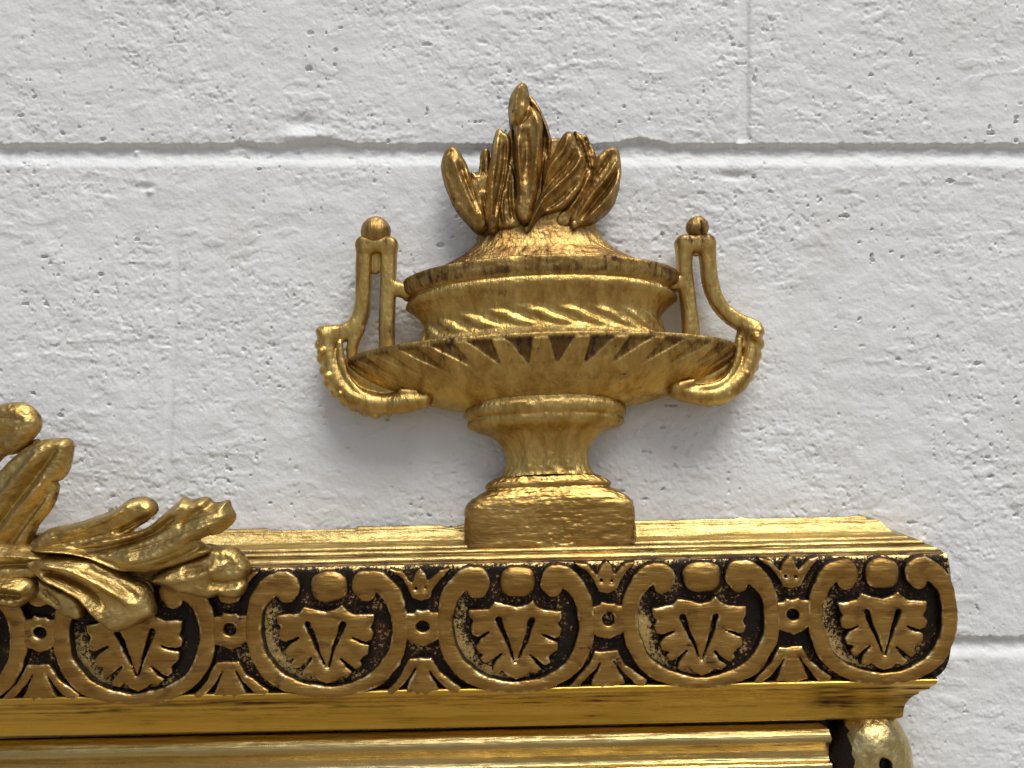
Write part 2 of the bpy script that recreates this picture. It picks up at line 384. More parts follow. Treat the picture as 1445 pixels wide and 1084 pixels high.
def rail(name, prof, uleft, ubend, mat, parent, step=4.0, sub=2.2, amp=1.0, seed=0, patf=None, chip=None, depthback=0):
    """prof: (v at TC, z, u of the mitred end). Swept front plus the mitred return running back to the wall."""
    P = np.array(prof, float); Q = [P[0]]
    for a, c in zip(P[:-1], P[1:]):
        n_ = max(1, int(math.hypot(c[0]-a[0], c[1]-a[1])/sub))
        for i in range(1, n_+1): Q.append(a+(c-a)*i/n_)
    Q = np.array(Q); nr = len(Q)
    us = np.concatenate([np.arange(uleft, ubend, step), [ubend]])
    tt = np.linspace(0, 1, max(6, int((Q[:,2].max()-ubend)/step)))[1:]
    U = np.concatenate([np.tile(us, (nr,1)), ubend+(Q[:,2:3]-ubend)*tt[None,:]], 1)
    Vv = np.tile(Q[:,0:1], (1, U.shape[1])); Z = np.tile(Q[:,1:2], (1, U.shape[1]))
    arc = np.concatenate([[0], np.cumsum(np.hypot(np.diff(Q[:,0]), np.diff(Q[:,1])))])[:,None]
    Nz = amp*(.8*fbm(U/110, arc/14+0*U, seed+1, 3)+.6*fbm(U/16, arc/10+0*U, seed+2, 3)+.3*n2(U/5, arc/4+0*U, seed+3)*sstep(-.2, .5, n2(U/70, arc/18+0*U, seed+9)))
    Nv = amp*(.6*fbm(U/60, arc/9+0*U, seed+4, 2))
    dampe = np.minimum(1, (Q[:,2:3]-U)/8+0.25)
    Z = Z+Nz*dampe; Vv = Vv+Nv*dampe
    if chip is not None: Z, Vv = chip(U, Vv, Z)
    def conv(U, Vv, Z):
        ur, vr = rot_uv(U, Vv); k = (CAMD-Z)/1250
        return np.stack([(ur-722.5)*k, (542-vr)*k, Z], -1)
    # uniform scale per profile row keeps the rail straight
    Zr = np.tile(Q[:,1:2], (1, U.shape[1])); ur, vr = rot_uv(U, Vv); k = (CAMD-Zr)/1250
    A = np.stack([(ur-722.5)*k, (542-vr)*k, Z], -1)
    # return
    end = A[:, -1, :]; ss = np.linspace(0, 1, 14)
    B = np.repeat(end[:,None,:], len(ss), 1).copy(); B[:,:,2] = end[:,2:3]*(1-ss)[None,:]+depthback*ss[None,:]
    V = []; F = []
    def add(G, flip=False):
        base = sum(len(x) for x in V); r, c = G.shape[:2]; V.append(G.reshape(-1,3))
        i, j = np.meshgrid(np.arange(r-1), np.arange(c-1), indexing='ij'); a = base+i*c+j
        f = np.stack([a, a+c, a+c+1, a+1], -1).reshape(-1,4); F.append(f)
    add(A); add(B)
    V = np.concatenate(V); F = np.concatenate(F)
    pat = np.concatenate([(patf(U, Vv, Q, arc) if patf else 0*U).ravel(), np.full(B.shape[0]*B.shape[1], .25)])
    return obj(name, V, F, mat, parent, {'patina_and_shade': pat})

top_prof = [(733,4,1214),(733,22,1222),(738,25,1226),(738.6,35,1240),(742,36,1246),(749,40,1253),(755,46,1260),(760,55,1269),(763,66,1282),(766.5,67,1285),(767.2,75,1294),(769,80,1300),(772,82.5,1306),(775.5,81,1308),(776.2,88,1315),(779,93,1322),(782.5,95,1325),(783.2,101,1329),(786,106,1332),(790,107,1333)]
def chip_top(U, V, Z):
    e = sstep(742, 734, V)
    d = 6*sstep(504, 510, U)*0+5*(1-sstep(503, 508, U))*e
    return Z, V+d*0+4*e*np.exp(-((U-640)/10)**2)+3.0*e*(1-sstep(503,507,U))*sstep(380,384,U)-2.5*e*np.exp(-((U-1048)/5)**2)
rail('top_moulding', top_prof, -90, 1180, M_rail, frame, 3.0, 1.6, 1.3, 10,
     lambda U,V,Q,arc: .35*sstep(739,733,V)+.3*sstep(.1,.5,n2(U/60,V/6,8))*sstep(770,780,V)+1.1*np.exp(-((V-766.5)/1.6)**2)+.9*np.exp(-((V-776)/1.2)**2)+1.1*sstep(782.5,784,V)*sstep(789.5,788,V), chip_top)  # browner lines along the fillets and a brown band on the lip

# frieze ground: gently rounded slab, painted black
fr = [(787,60,1328),(786,96,1330),(787,104,1334),(790,108,1337),(797,110,1340),(812,110,1342),(842,110,1344),(880,110,1344),(915,110,1342),(938,110,1338),(950,110,1333),(958,108,1326),(962,104,1320),(963,80,1314)]
fo = rail('frieze_ground', fr, -90, 1200, M_ground, frame, 4.0, 4.0, 1.6, 30)
me = fo.data
co = np.empty(len(me.vertices)*3); me.vertices.foreach_get('co', co); co = co.reshape(-1,3)+np.array(wloc(fo))
xu = co[:,0]/S/kz(110)+722.5; yv = 542-co[:,2]/S/kz(110)
CENT = [(-72,919),(193,912),(463,902),(728,896),(988,889),(1243,884)]
flk = np.zeros(len(xu))
for cu, cv in CENT:
    dx, dy = xu-cu, yv-(cv-22); r = np.hypot(dx, dy)
    flk += np.exp(-((r-88)/20)**2)*sstep(-.2, .9, (-dx*.62+dy*.78)/(r+1))
flk += .35*sstep(1325, 1340, xu)+.7*sstep(798, 790, yv+(xu-988)*.021)
at = me.attributes.new('fleck', 'FLOAT', 'POINT'); at.data.foreach_set('value', flk.astype(np.float32))

low_prof = [(961,84,1316),(962,112,1319),(964,118,1320.5),(967,121,1321),(971,120.5,1320),(974,116,1317),(976,106,1311),(979,105,1309),(981,100,1303),(982,96,1296),(986,94,1293),(988,90,1287),(993,85,1280),(999,80,1275),(1006,76,1272.5),(1013,74,1271.5),(1017,74,1271),(1019,72,1268),(1020,60,1262),(1020,8,1256)]
rail('lower_moulding', low_prof, -90, 1180, M_low, frame, 3.0, 1.6, .9, 50,
     lambda U,V,Q,arc: .8*sstep(-.2,.3,n2(U/70,V/3,18))*np.exp(-((V-978)/3)**2)+.6*np.exp(-((V-987)/1.5)**2)*sstep(-.3,.3,n2(U/50,V/9,22))+.45*sstep(1040,1200,U)*sstep(985,992,V)+.45*sstep(.15,.6,n2(U/45,V/2.2,19))*sstep(975,985,V)*sstep(1019,995,V))
sight_prof = [(1021.5,8,1146),(1022,50,1148),(1024,56,1152),(1028,60,1160),(1033,66,1166),(1040,71,1168),(1046,73,1170),(1051,71,1169),(1056,63,1166),(1062,58,1165),(1070,57,1165),(1077,60,1166),(1080,66,1169),(1085,69,1170),(1091,68,1170),(1098,60,1168),(1112,50,1166),(1150,46,1164),(1230,44,1162)]
rail('sight_moulding', sight_prof, -90, 1128, M_sight, frame, 4.0, 2.0, .7, 70,
     lambda U,V,Q,arc: .5*sstep(.1,.5,n2(U/80,V/4,28))*np.exp(-((V-1055)/7)**2)*sstep(700,900,U)+.2*sstep(.2,.5,n2(U/30,V/3,29)))

# carved pieces of the frieze ------------------------------------------------
Q7 = .3737*kz(116)
def ml(pts, ox=402, oy=490): return [((p[0]-ox)*Q7, (oy-p[1])*Q7) for p in pts]
def carve(name, f2, box, top=124.0, base=104.0, h=1.5, rnd=2.2, mat=M_orn, seed=0, dome=0.0, zn=1.2, slope=.12, grow=1.6):
    X, Y, Z, org = grid(box[0], box[1], box[2], box[3], base, top+6, h)
    x2, y2 = X[:,:,0], Y[:,:,0]
    d = f2(x2+1.6*n2(x2/26, y2/26, seed+11), y2+1.6*n2(x2/26, y2/26, seed+12))+1.0*fbm(x2/14, y2/14, seed+1, 2)+.4*n2(x2/4, y2/4, seed+3)-grow
    hz = top+dome*np.clip(-d/16, 0, 1)+zn*(.7*fbm(x2/40, y2/16, seed+2, 2)+.15*n2(x2/14, y2/3, seed+4))-1.2*(1-sstep(0, 7, -d))
    f = smax(d[:,:,None]-slope*(top-Z), Z-hz[:,:,None], rnd)
    f = np.maximum(f, base+h-Z)
    V, F = nets(f, org, h)
    ix = np.clip(((V[:,0]-org[0])/h).round().astype(int), 0, x2.shape[0]-1); iy = np.clip(((V[:,1]-org[1])/h).round().astype(int), 0, x2.shape[1]-1)
    de = -d[ix, iy]; rub = sstep(3.4, 1.2, de)*sstep(top-5, top-2.4, V[:,2])
    pt = 1-sstep(top-5.5, top-2.2, V[:,2])          # the flanks stay in the black ground paint, tops were gilded
    return mesh_data(name, V, F, mat, {'patina_and_shade': .12+.5*sstep(.1, .5, n2(V[:,0]/25, V[:,1]/14, seed+6)), 'black_mask': pt, 'rub': rub}, origin=(0, -114*S, 0))[0]
L = [(258,322,30),(262,290,42),(222,282,34),(180,312,31),(148,365,27),(136,430,25),(138,500,25),(156,560,25),(192,618,25),(250,660,22),(320,685,18),(402,694,16)]
R = [(2*402-x, y, r) for x, y, r in L[:-1]][::-1]
ringpts = [((x-402)*Q7, (490-y)*Q7, 0, r*Q7) for x, y, r in L+R]
def f_ring(x, y): return chain(x, y, 0*x, ringpts, k=3)
pal = ml([(320,372),(300,396),(228,404),(233,428),(246,440),(236,462),(241,488),(264,496),(302,486),(270,510),(256,530),(263,548),(290,560),(277,575),(285,590),(310,588),(347,560),(322,600),(316,620),(335,627),(352,616),(370,634),(400,646),(430,636),(447,622),(470,628),(488,612),(466,598),(450,562),(480,590),(505,597),(521,586),(515,568),(528,552),(546,540),(546,516),(527,500),(492,486),(530,499),(555,491),(563,470),(551,450),(561,430),(563,402),(500,400),(472,385),(457,366),(440,378),(402,390),(360,380)])
def f_pal(x, y):
    d = poly_sdf(x, y, pal)
    for a in ([(336,434,14),(397,592,5)], [(457,434,14),(404,592,5)]):
        g = chain(x, y, 0*x, [((px-402)*Q7, (490-py)*Q7, 0, r*Q7) for px, py, r in a])
        d = smax(d, -g, 1.5)
    for a in ([(302,482,6),(280,494,8),(250,506,8)], [(347,557,6),(325,580,9),(298,604,9)], [(492,486,6),(520,498,8),(550,508,8)], [(450,562,6),(475,588,9),(502,610,9)]):
        g = chain(x, y, 0*x, [((px-402)*Q7, (490-py)*Q7, 0, r*Q7) for px, py, r in a])
        d = smax(d, -g, 1.0)
    return d
def f_oval(x, y): return ((np.abs(x)/(64*Q7))**2.6+(np.abs(y)/(53*Q7))**2.6)**(1/2.6)*53*Q7-53*Q7
plate = ml([(680,395),(712,392),(720,382),(742,388),(765,386),(775,396),(805,395),(808,480),(778,500),(742,514),(706,502),(678,490)], 742, 442)
def f_plate(x, y):
    d = poly_sdf(x, y, plate)
    return smax(d, 27*Q7-np.hypot(x, y), 1.5)
bud = ml([(622,232),(662,242),(690,276),(700,288),(716,252),(735,232),(752,252),(762,286),(780,268),(806,242),(842,236),(808,268),(784,305),(768,338),(737,348),(706,338),(692,305),(664,262)], 737, 290)
def f_bud(x, y):
    d = poly_sdf(x, y, bud)
    for px in (-22, 16): d = smax(d, 9*Q7-np.hypot(x-px*Q7, y+12*Q7), 1)
    return d
fan = ml([(692,570),(775,568),(803,620),(882,682),(872,698),(832,692),(786,646),(762,602),(768,620),(798,686),(768,690),(750,702),(736,690),(716,702),(706,690),(678,692),(708,620),(714,602),(690,650),(632,697),(596,696),(655,635)], 738, 635)
def f_fan(x, y):
    d = poly_sdf(x, y, fan)
    for a in ([(714,604,4),(690,645,8),(650,690,11),(640,702,13)], [(762,604,4),(786,645,8),(822,690,11),(830,702,13)]):
        g = chain(x, y, 0*x, [((px-738)*Q7, (635-py)*Q7, 0, r*Q7) for px, py, r in a])
        d = smax(d, -g, 1.0)
    return d
ringM = [carve('scroll_ring', f_ring, (-129,129,-95,101), seed=s) for s in range(100, 340, 40)]
palM = [carve('palmette', lambda x, y: f_pal(x/1.04, y/1.03), (-72,72,-70,58), seed=s, h=1.3, top=122.5, grow=.9) for s in range(1200, 1440, 40)]
ovalM = [carve('oval_boss', f_oval, (-32,32,-28,28), seed=s, dome=3, rnd=5, h=1.5, top=121.5, grow=1.2) for s in range(2300, 2540, 40)]
plateM = [carve('pierced_link', f_plate, (-34,34,-38,32), seed=s, top=123.2, grow=1.0) for s in range(3400, 3640, 40)]
budM = [carve('trefoil_bud', f_bud, (-50,48,-30,30), seed=s, h=1.2, top=121, grow=.9) for s in range(4500, 4740, 40)]
fanM = [carve('leaf_fan', f_fan, (-62,62,-34,34), seed=s, h=1.2, top=122, grow=.8) for s in range(5600, 5840, 40)]
ringN = ringM
def place(name, me, u, v, z=114, sx=1.0, rz=0.0):
    p = PT(u, v, z); return put(name, me, (p[0]*S, -z*S, p[1]*S), frame, TILT+rz, (sx,1,1))
rnd = random.Random(5)
for i, (cu, cv) in enumerate(CENT):
    sx = 1.03 if i < 3 else (1.0 if i < 5 else .945)
    j = lambda a: rnd.uniform(-a, a)
    place('scroll_ring', ringM[i], cu, cv-4, sx=sx)
    place('palmette', palM[i], cu+1+j(1.5), cv+j(1.5), sx=sx, rz=j(.03))
    place('oval_boss', ovalM[i], cu+1+j(1.5), cv-75+j(1), sx=sx*(1+j(.04)), rz=j(.05))
    if i < 5:
        nu = CENT[i+1][0]; lu = {0:60,1:327,2:597,3:858,4:1117}[i]; lv = {0:891,1:887,2:882,3:872,4:866}[i]
        place('pierced_link', plateM[i], lu, lv, z=114, rz=j(.03))
        place('trefoil_bud', budM[i], lu-2, lv-58)
        place('leaf_fan', fanM[i], lu-1, lv+71)

# ------------------------------------------------------------------ urn finial
UT = math.radians(2.0)
urn = empty('urn_finial', (0.012, -0.012, -0.058), frame); urn['label'] = 'flaming urn finial standing on top of the frame'
AX_U, AX_V, AX_Z = 766.0, 480.0, 34.0
def urn_uv(u, v):      # lathe coordinates (offset from axis, height) -> photo plane, tilted
    c, s = math.cos(UT), math.sin(UT); dv = v-AX_V
    return AX_U+u*c+dv*s, AX_V-u*s+dv*c
def turned(name, prof, mat, flat=.3, shear=.33, disp=None, seed=0, sub=1.8, nphi=190, amp=1.0, patf=None, cap=True, zk=None):
    """half-round turned shape: prof (v, w, n) with n the squareness of the section"""
    P = np.array([(a[0], a[1], a[2] if len(a) > 2 else 2.0) for a in prof], float); Q = [P[0]]
    for a, c in zip(P[:-1], P[1:]):
        m_ = max(1, int(math.hypot(c[0]-a[0], c[1]-a[1])/sub))
        for i in range(1, m_+1): Q.append(a+(c-a)*i/m_)
    Q = np.array(Q)
    # soften the profile a little
    for _ in range(2): Q[1:-1,:2] = .25*Q[:-2,:2]+.5*Q[1:-1,:2]+.25*Q[2:,:2]
    ph = np.linspace(-1, 1, nphi)*math.pi/2*1.0
    sx, cz = np.sin(ph), np.cos(ph)
    nn = Q[:,2:3]; rr = (np.abs(sx)[None,:]**nn+np.abs(cz)[None,:]**nn)**(-1/nn)
    vv = np.tile(Q[:,0:1], (1,nphi)); PH = np.tile(ph, (len(Q),1))
    W = Q[:,1:2]*rr
    d = disp(vv, PH, Q[:,1:2]) if disp else 0
    d = d+amp*(.9*fbm(PH*9+0*vv, vv/14, seed+1, 3)+.6*fbm(PH*40*Q[:,1:2]/250, vv/4, seed+2, 3))
    X = W*sx[None,:]+d*sx[None,:]; Zd = (W*flat*cz[None,:])+d*np.maximum(cz[None,:], .0)*.9
    dd = Zd
    vphoto = vv-shear*dd
    ur, vr = urn_uv(X, vphoto); k = kz(AX_Z)
    A = np.stack([(ur-722.5)*k, (542-vr)*k, AX_Z+Zd], -1)
    # back rows
    bk = A.copy()[:, [-1, 0], :]; bk[:,:,2] = AX_Z-14
    A = np.concatenate([A, bk], 1); r, c = A.shape[:2]
    i, j = np.meshgrid(np.arange(r-1), np.arange(c), indexing='ij'); a = i*c+j; b2 = i*c+(j+1)%c
    F = np.stack([a, a+c, b2+c, b2], -1).reshape(-1,4)
    V = A.reshape(-1,3)
    pat = np.concatenate([(patf(vv, PH, Q[:,1:2]) if patf else 0*vv), np.zeros((len(Q),2))], 1)
    return obj(name, V, F, mat, urn, {'patina_and_shade': pat.ravel()})
# upper bowl
up_prof = [(392,10),(392,150),(393,186),(395,195),(399,198),(412,198),(416,196),(419,190),(420,183),(424,189),(429,192),(434,189),(439,181),(446,173),(455,167),(463,167),(474,170),(483,174),(492,182),(500,186)]
def d_up(v, ph, w):
    lean = (470-v)*.011
    g = np.cos((ph+lean)*21)+.35*n2(ph*9, v/9, 4); e = sstep(456, 468, v)*(1-sstep(480, 488, v))
    return 3.6*e*sstep(-.7, 1.0, g)-1.0*e
turned('urn_bowl', up_prof, M_urn, disp=d_up, seed=700, shear=.47, patf=lambda v,ph,w: .62*sstep(421,415,v)+.5*sstep(.2,.6,n2(ph*30,v/40,5))*sstep(419,413,v)+.25*sstep(.1,.5,n2(ph*5,v/12,6)))
# saucer
sc_prof = [(497,60),(498,230),(499,266),(500,274),(504,277),(509,277),(514,272),(524,262),(536,246),(548,224),(558,200),(566,172),(572,148),(576,128),(579,112)]
def d_sc(v, ph, w):
    t = (v-503)/42
    side = np.tanh(ph*2.2)
    q = 30*(ph+.02+side*.20*t)+.5*n2(ph*6, 0*ph, 3)
    c = np.cos(q)
    thr = .55-1.9*np.clip(t*1.05, 0, 1)
    lobe = sstep(thr-.5, thr+.5, c)
    e = sstep(506, 510, v)*(1-sstep(540, 560, v))
    return e*(4.2*lobe-2.4)*(1-.45*sstep(.55, .95, np.abs(ph)))
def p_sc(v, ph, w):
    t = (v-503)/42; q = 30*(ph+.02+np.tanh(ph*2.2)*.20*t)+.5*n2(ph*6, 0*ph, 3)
    thr = .55-1.9*np.clip(t*1.05, 0, 1); rec = 1-sstep(thr-.1, thr+.25, np.cos(q))  # triangles between petals: bole plus recess shade put into the colour
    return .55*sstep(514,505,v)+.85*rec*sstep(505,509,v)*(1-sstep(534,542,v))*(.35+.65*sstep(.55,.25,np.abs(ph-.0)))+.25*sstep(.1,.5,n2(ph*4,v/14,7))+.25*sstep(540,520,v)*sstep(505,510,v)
turned('urn_saucer', sc_prof, M_urn, disp=d_sc, seed=720, nphi=480, patf=p_sc)
# stem and foot
st_prof = [(566,100),(568,106,2.4),(571,108,2.4),(573,107,2.4),(575,109,2.4),(579,113,2.4),(586,114,2.4),(590,112,2.4),(592,108),(595,110),(599,111),(603,108),(606,103),(609,93),(612,83),(616,75),(622,68),(630,62),(641,58),(652,58),(661,60),(669,64),(674,68)]
def d_st(v, ph, w):
    e = sstep(612, 624, v)*(1-sstep(664, 669, v))
    return e*(3.2*np.exp(-((ph-.02)/.10)**2)+3.2*np.exp(-((ph-.48)/.12)**2)+2.6*np.exp(-((ph+.45)/.12)**2)-1.6*np.exp(-((ph-.25)/.07)**2))
turned('urn_stem', st_prof, M_urn, disp=d_st, seed=740, flat=.42, shear=.27, amp=1.2, patf=lambda v,ph,w: .2*sstep(.1,.5,n2(ph*4,v/10,9)))
ft_prof = [(671,40,2.6),(672,68,2.6),(675,76,2.8),(679,82,3),(683,88,3),(687,89,3.2),(690,85,3.2),(692,88,3.4),(696,98,3.6),(698,99,4),(702,106,4.5),(707,112,5),(714,117,6),(722,118,7),(736,118,7),(750,119,7),(766,119,7),(780,119,7)]
def d_ft(v, ph, w):
    e = sstep(690, 705, v)
    a = n2(ph*3.5+.5, v/7, 91); c = n2(ph*9, v/5, 92)
    return e*(.9*a-1.3*np.exp(-(a/.08)**2)*sstep(-.1, .4, n2(ph*3, v/25, 93))+.5*c)+(1-e)*.5*a
turned('urn_plinth', ft_prof, M_plinth, disp=d_ft, seed=760, flat=.34, shear=.22, amp=1.5, sub=1.6, patf=lambda v,ph,w: .2*sstep(.0,.5,n2(ph*6,v/6,10))+.2*sstep(745,755,v))
# flame cup
cup_prof = [(296,40,2),(300,62),(306,76),(313,79),(322,80),(332,83),(342,90),(352,100),(361,113),(370,130),(380,150),(392,150)]
turned('flame_cup', cup_prof, M_flame, seed=780, flat=.31, shear=.33, amp=1.3, patf=lambda v,ph,w: .45*sstep(356,366,v)+.3*sstep(-.5,-1.1,ph)+.25*sstep(.1,.4,n2(ph*20,v/60,12)))

# handles ---------------------------------------------------------------------
def handle(strands, body, beads, ridge, extra, web):
    k = kz(AX_Z+4)
    def cv(p, z=AX_Z+2): return ((p[0]-722.5)*k, (542-p[1])*k, (p[3] if len(p) > 3 else z), p[2]*k*1.04)
    allp = [q for s in strands for q in s]+body
    xs_ = [cv(p)[0] for p in allp]; ys_ = [cv(p)[1] for p in allp]
    X, Y, Z, org = grid(min(xs_)-26, max(xs_)+26, min(ys_)-26, max(ys_)+26, AX_Z-20, AX_Z+44, 1.6)
    f = None
    for s in strands:
        e = chain(X, Y, Z, [cv(p) for p in s], zs=.85, p=3.2, k=3); f = e if f is None else smin(f, e, 4)
    e = chain(X, Y, Z, [cv(p) for p in body], zs=.75, k=4); f = smin(f, e, 6)
    for b_ in beads:
        q = cv(b_); e = np.sqrt((X-q[0])**2+(Y-q[1])**2+((Z-q[2])*.6)**2)-q[3]*1.35; f = smin(f, e, 1.0)
    f = smin(f, chain(X, Y, Z, [cv(p) for p in ridge], zs=1, k=2), 3)
    for s in extra: f = smin(f, chain(X, Y, Z, [cv(p) for p in s], zs=1, k=3), 4)
    wq = [cv(p) for p in web]
    e = chain(X, Y, Z, wq, zs=1.6, k=2); f = smin(f, e, 2)
    f = f+.9*n3(X/26, Y/40, Z/20, 13)+.45*n3(X/14, Y/22, Z/14, 3)+.2*n3(X/5, Y/9, Z/5, 4)
    V, F = nets(f, org, 1.6)
    pat = .5*sstep(352, 338, 542-V[:,1]/k)+.35*np.exp(-((542-V[:,1]/k-470)/14)**2)+.3*sstep(0, .5, n2(V[:,0]/12, V[:,1]/30, 3))
    obj('handle', V, F, M_urn, urn, {'patina_and_shade': pat})
z2 = lambda px, py: (420+px*.3137, 280+py*.3137)
z3 = lambda px, py: (740+px*.3136, 280+py*.3136)
def zz(fn, l, rs=.3137): return [fn(p[0], p[1])+(p[2]*rs,)+tuple(p[3:]) for p in l]
handle([zz(z2, [(300,208,33),(298,300,33),(296,400,33),(288,500,34),(262,570,36),(205,605,40),(140,612,42)]),
        zz(z2, [(412,208,36),(408,300,34),(406,400,34),(404,500,34),(402,600,33),(400,720,34)]),
        zz(z2, [(300,212,36),(410,212,38)]), zz(z2, [(420,400,30),(490,420,34)])],
       zz(z2, [(132,625,42),(150,720,46),(180,810,50,AX_Z+4),(245,885,50,AX_Z+8),(330,915,46,AX_Z+12),(410,925,42,AX_Z+16),(500,912,48,AX_Z+18),(575,905,38,AX_Z+20)]),
       zz(z2, [(108,600,20),(106,660,22),(114,720,22),(126,775,22),(142,825,22),(172,868,22),(212,905,22),(258,932,22),(305,950,22),(352,960,22),(400,958,20),(120,690,18,AX_Z+14),(150,800,18,AX_Z+16),(205,880,18,AX_Z+18),(300,930,16,AX_Z+20)]),
       zz(z2, [(195,655,16,AX_Z+16),(205,730,17,AX_Z+18),(240,820,17,AX_Z+20),(310,885,16,AX_Z+24),(390,905,14,AX_Z+26),(460,902,12,AX_Z+28)]),
       [zz(z2, [(232,760,44,AX_Z-6),(330,840,50,AX_Z-2),(470,880,36,AX_Z+4)]), zz(z2, [(288,590,16,AX_Z+10),(250,660,24,AX_Z+8),(245,720,20,AX_Z+8)]), zz(z2, [(480,868,16,AX_Z+30),(540,872,16,AX_Z+30)])],
       zz(z2, [(355,240,22),(350,320,22)]))
handle([zz(z3, [(820,205,36),(828,300,33),(838,380,33),(866,460,33),(915,520,34),(975,560,36),(1025,585,38)]),
        zz(z3, [(718,205,38),(722,300,34),(730,400,34),(742,500,34),(750,600,36),(752,680,38)]),
        zz(z3, [(722,205,38),(815,205,38)]), zz(z3, [(668,380,34),(700,385,30)])],
       zz(z3, [(1028,600,38),(1018,670,44),(1000,740,48,AX_Z+4),(955,815,50,AX_Z+8),(890,868,50,AX_Z+12),(820,885,46,AX_Z+14),(745,880,44,AX_Z+16),(680,862,44,AX_Z+18)]),
       zz(z3, [(1044,600,24),(1046,655,24),(1038,705,22),(1024,755,22),(1000,800,22),(968,845,22),(925,880,22),(878,905,22),(830,915,20),(1030,630,18,AX_Z+14),(985,790,18,AX_Z+16),(900,880,18,AX_Z+22)]),
       zz(z3, [(955,640,14,AX_Z+16),(945,720,16,AX_Z+20),(915,790,16,AX_Z+22),(860,838,16,AX_Z+26),(790,852,15,AX_Z+28),(730,850,12,AX_Z+28)]),
       [zz(z3, [(925,740,44,AX_Z-6),(850,800,50,AX_Z-2),(740,830,36,AX_Z+4)]), zz(z3, [(975,600,20,AX_Z+6),(965,660,24,AX_Z+6)]), zz(z3, [(690,840,20,AX_Z+30),(740,825,16,AX_Z+30)])],
       zz(z3, [(772,225,20),(772,245,16)]))
def finial(u, v, r, hgt):
    k = kz(AX_Z+2); x0, y0 = (u-722.5)*k, (542-v)*k
    X, Y, Z, org = grid(x0-r-8, x0+r+8, y0-r-14, y0+r+14, AX_Z-r-6, AX_Z+r+10, 1.3)
    f = (np.sqrt(((X-x0)/1)**2+((Y-y0)/hgt)**2+((Z-AX_Z-2)/.95)**2)-r)
    f = np.maximum(f, -(Y-(y0-r*.85)))
    f = smin(f, chain(X, Y, Z, [(x0-r*.55, y0-r*.9, AX_Z+2, r*.32), (x0+r*.55, y0-r*.9, AX_Z+2, r*.32)], k=1), 2)
    f = f+.7*n3(X/8, Y/8, Z/8, int(u))
    V, F = nets(f, org, 1.3)
    obj('handle_knob', V, F, M_flame, urn, {'patina_and_shade': np.full(len(V), .2)+.2*sstep(0, .5, n2(V[:,0]/6, V[:,1]/6, 3))})
finial(530.5, 327, 22, 1.02); finial(984, 321, 17, .95)

# flames ----------------------------------------------------------------------
def seg_dist(x, y, pts):
    """distance to a smoothed stroke and how far along it the nearest point lies (0..1)"""
    C = crom([(p[0], p[1]) for p in pts], max(8, 6*len(pts)))
    best = np.full(x.shape, 1e9); al = np.zeros(x.shape)
    for i in range(len(C)-1):
        ax, ay = C[i]; bx, by = C[i+1]-C[i]
        t = np.clip(((x-ax)*bx+(y-ay)*by)/(bx*bx+by*by+1e-9), 0, 1)
        d = np.hypot(x-ax-t*bx, y-ay-t*by); m = d < best
        best = np.where(m, d, best); al = np.where(m, (i+t)/(len(C)-1), al)
    return best, al
def smooth_outline(pts, f=3):
    P = np.array(pts, float); n = len(P); out_ = []
    for i in range(n):
        p0, p1, p2, p3 = P[i-1], P[i], P[(i+1)%n], P[(i+2)%n]
        for t in np.arange(f)/f:
            out_.append(.5*((2*p1)+(-p0+p2)*t+(2*p0-5*p1+4*p2-p3)*t*t+(-p0+3*p1-3*p2+p3)*t**3))
    return out_
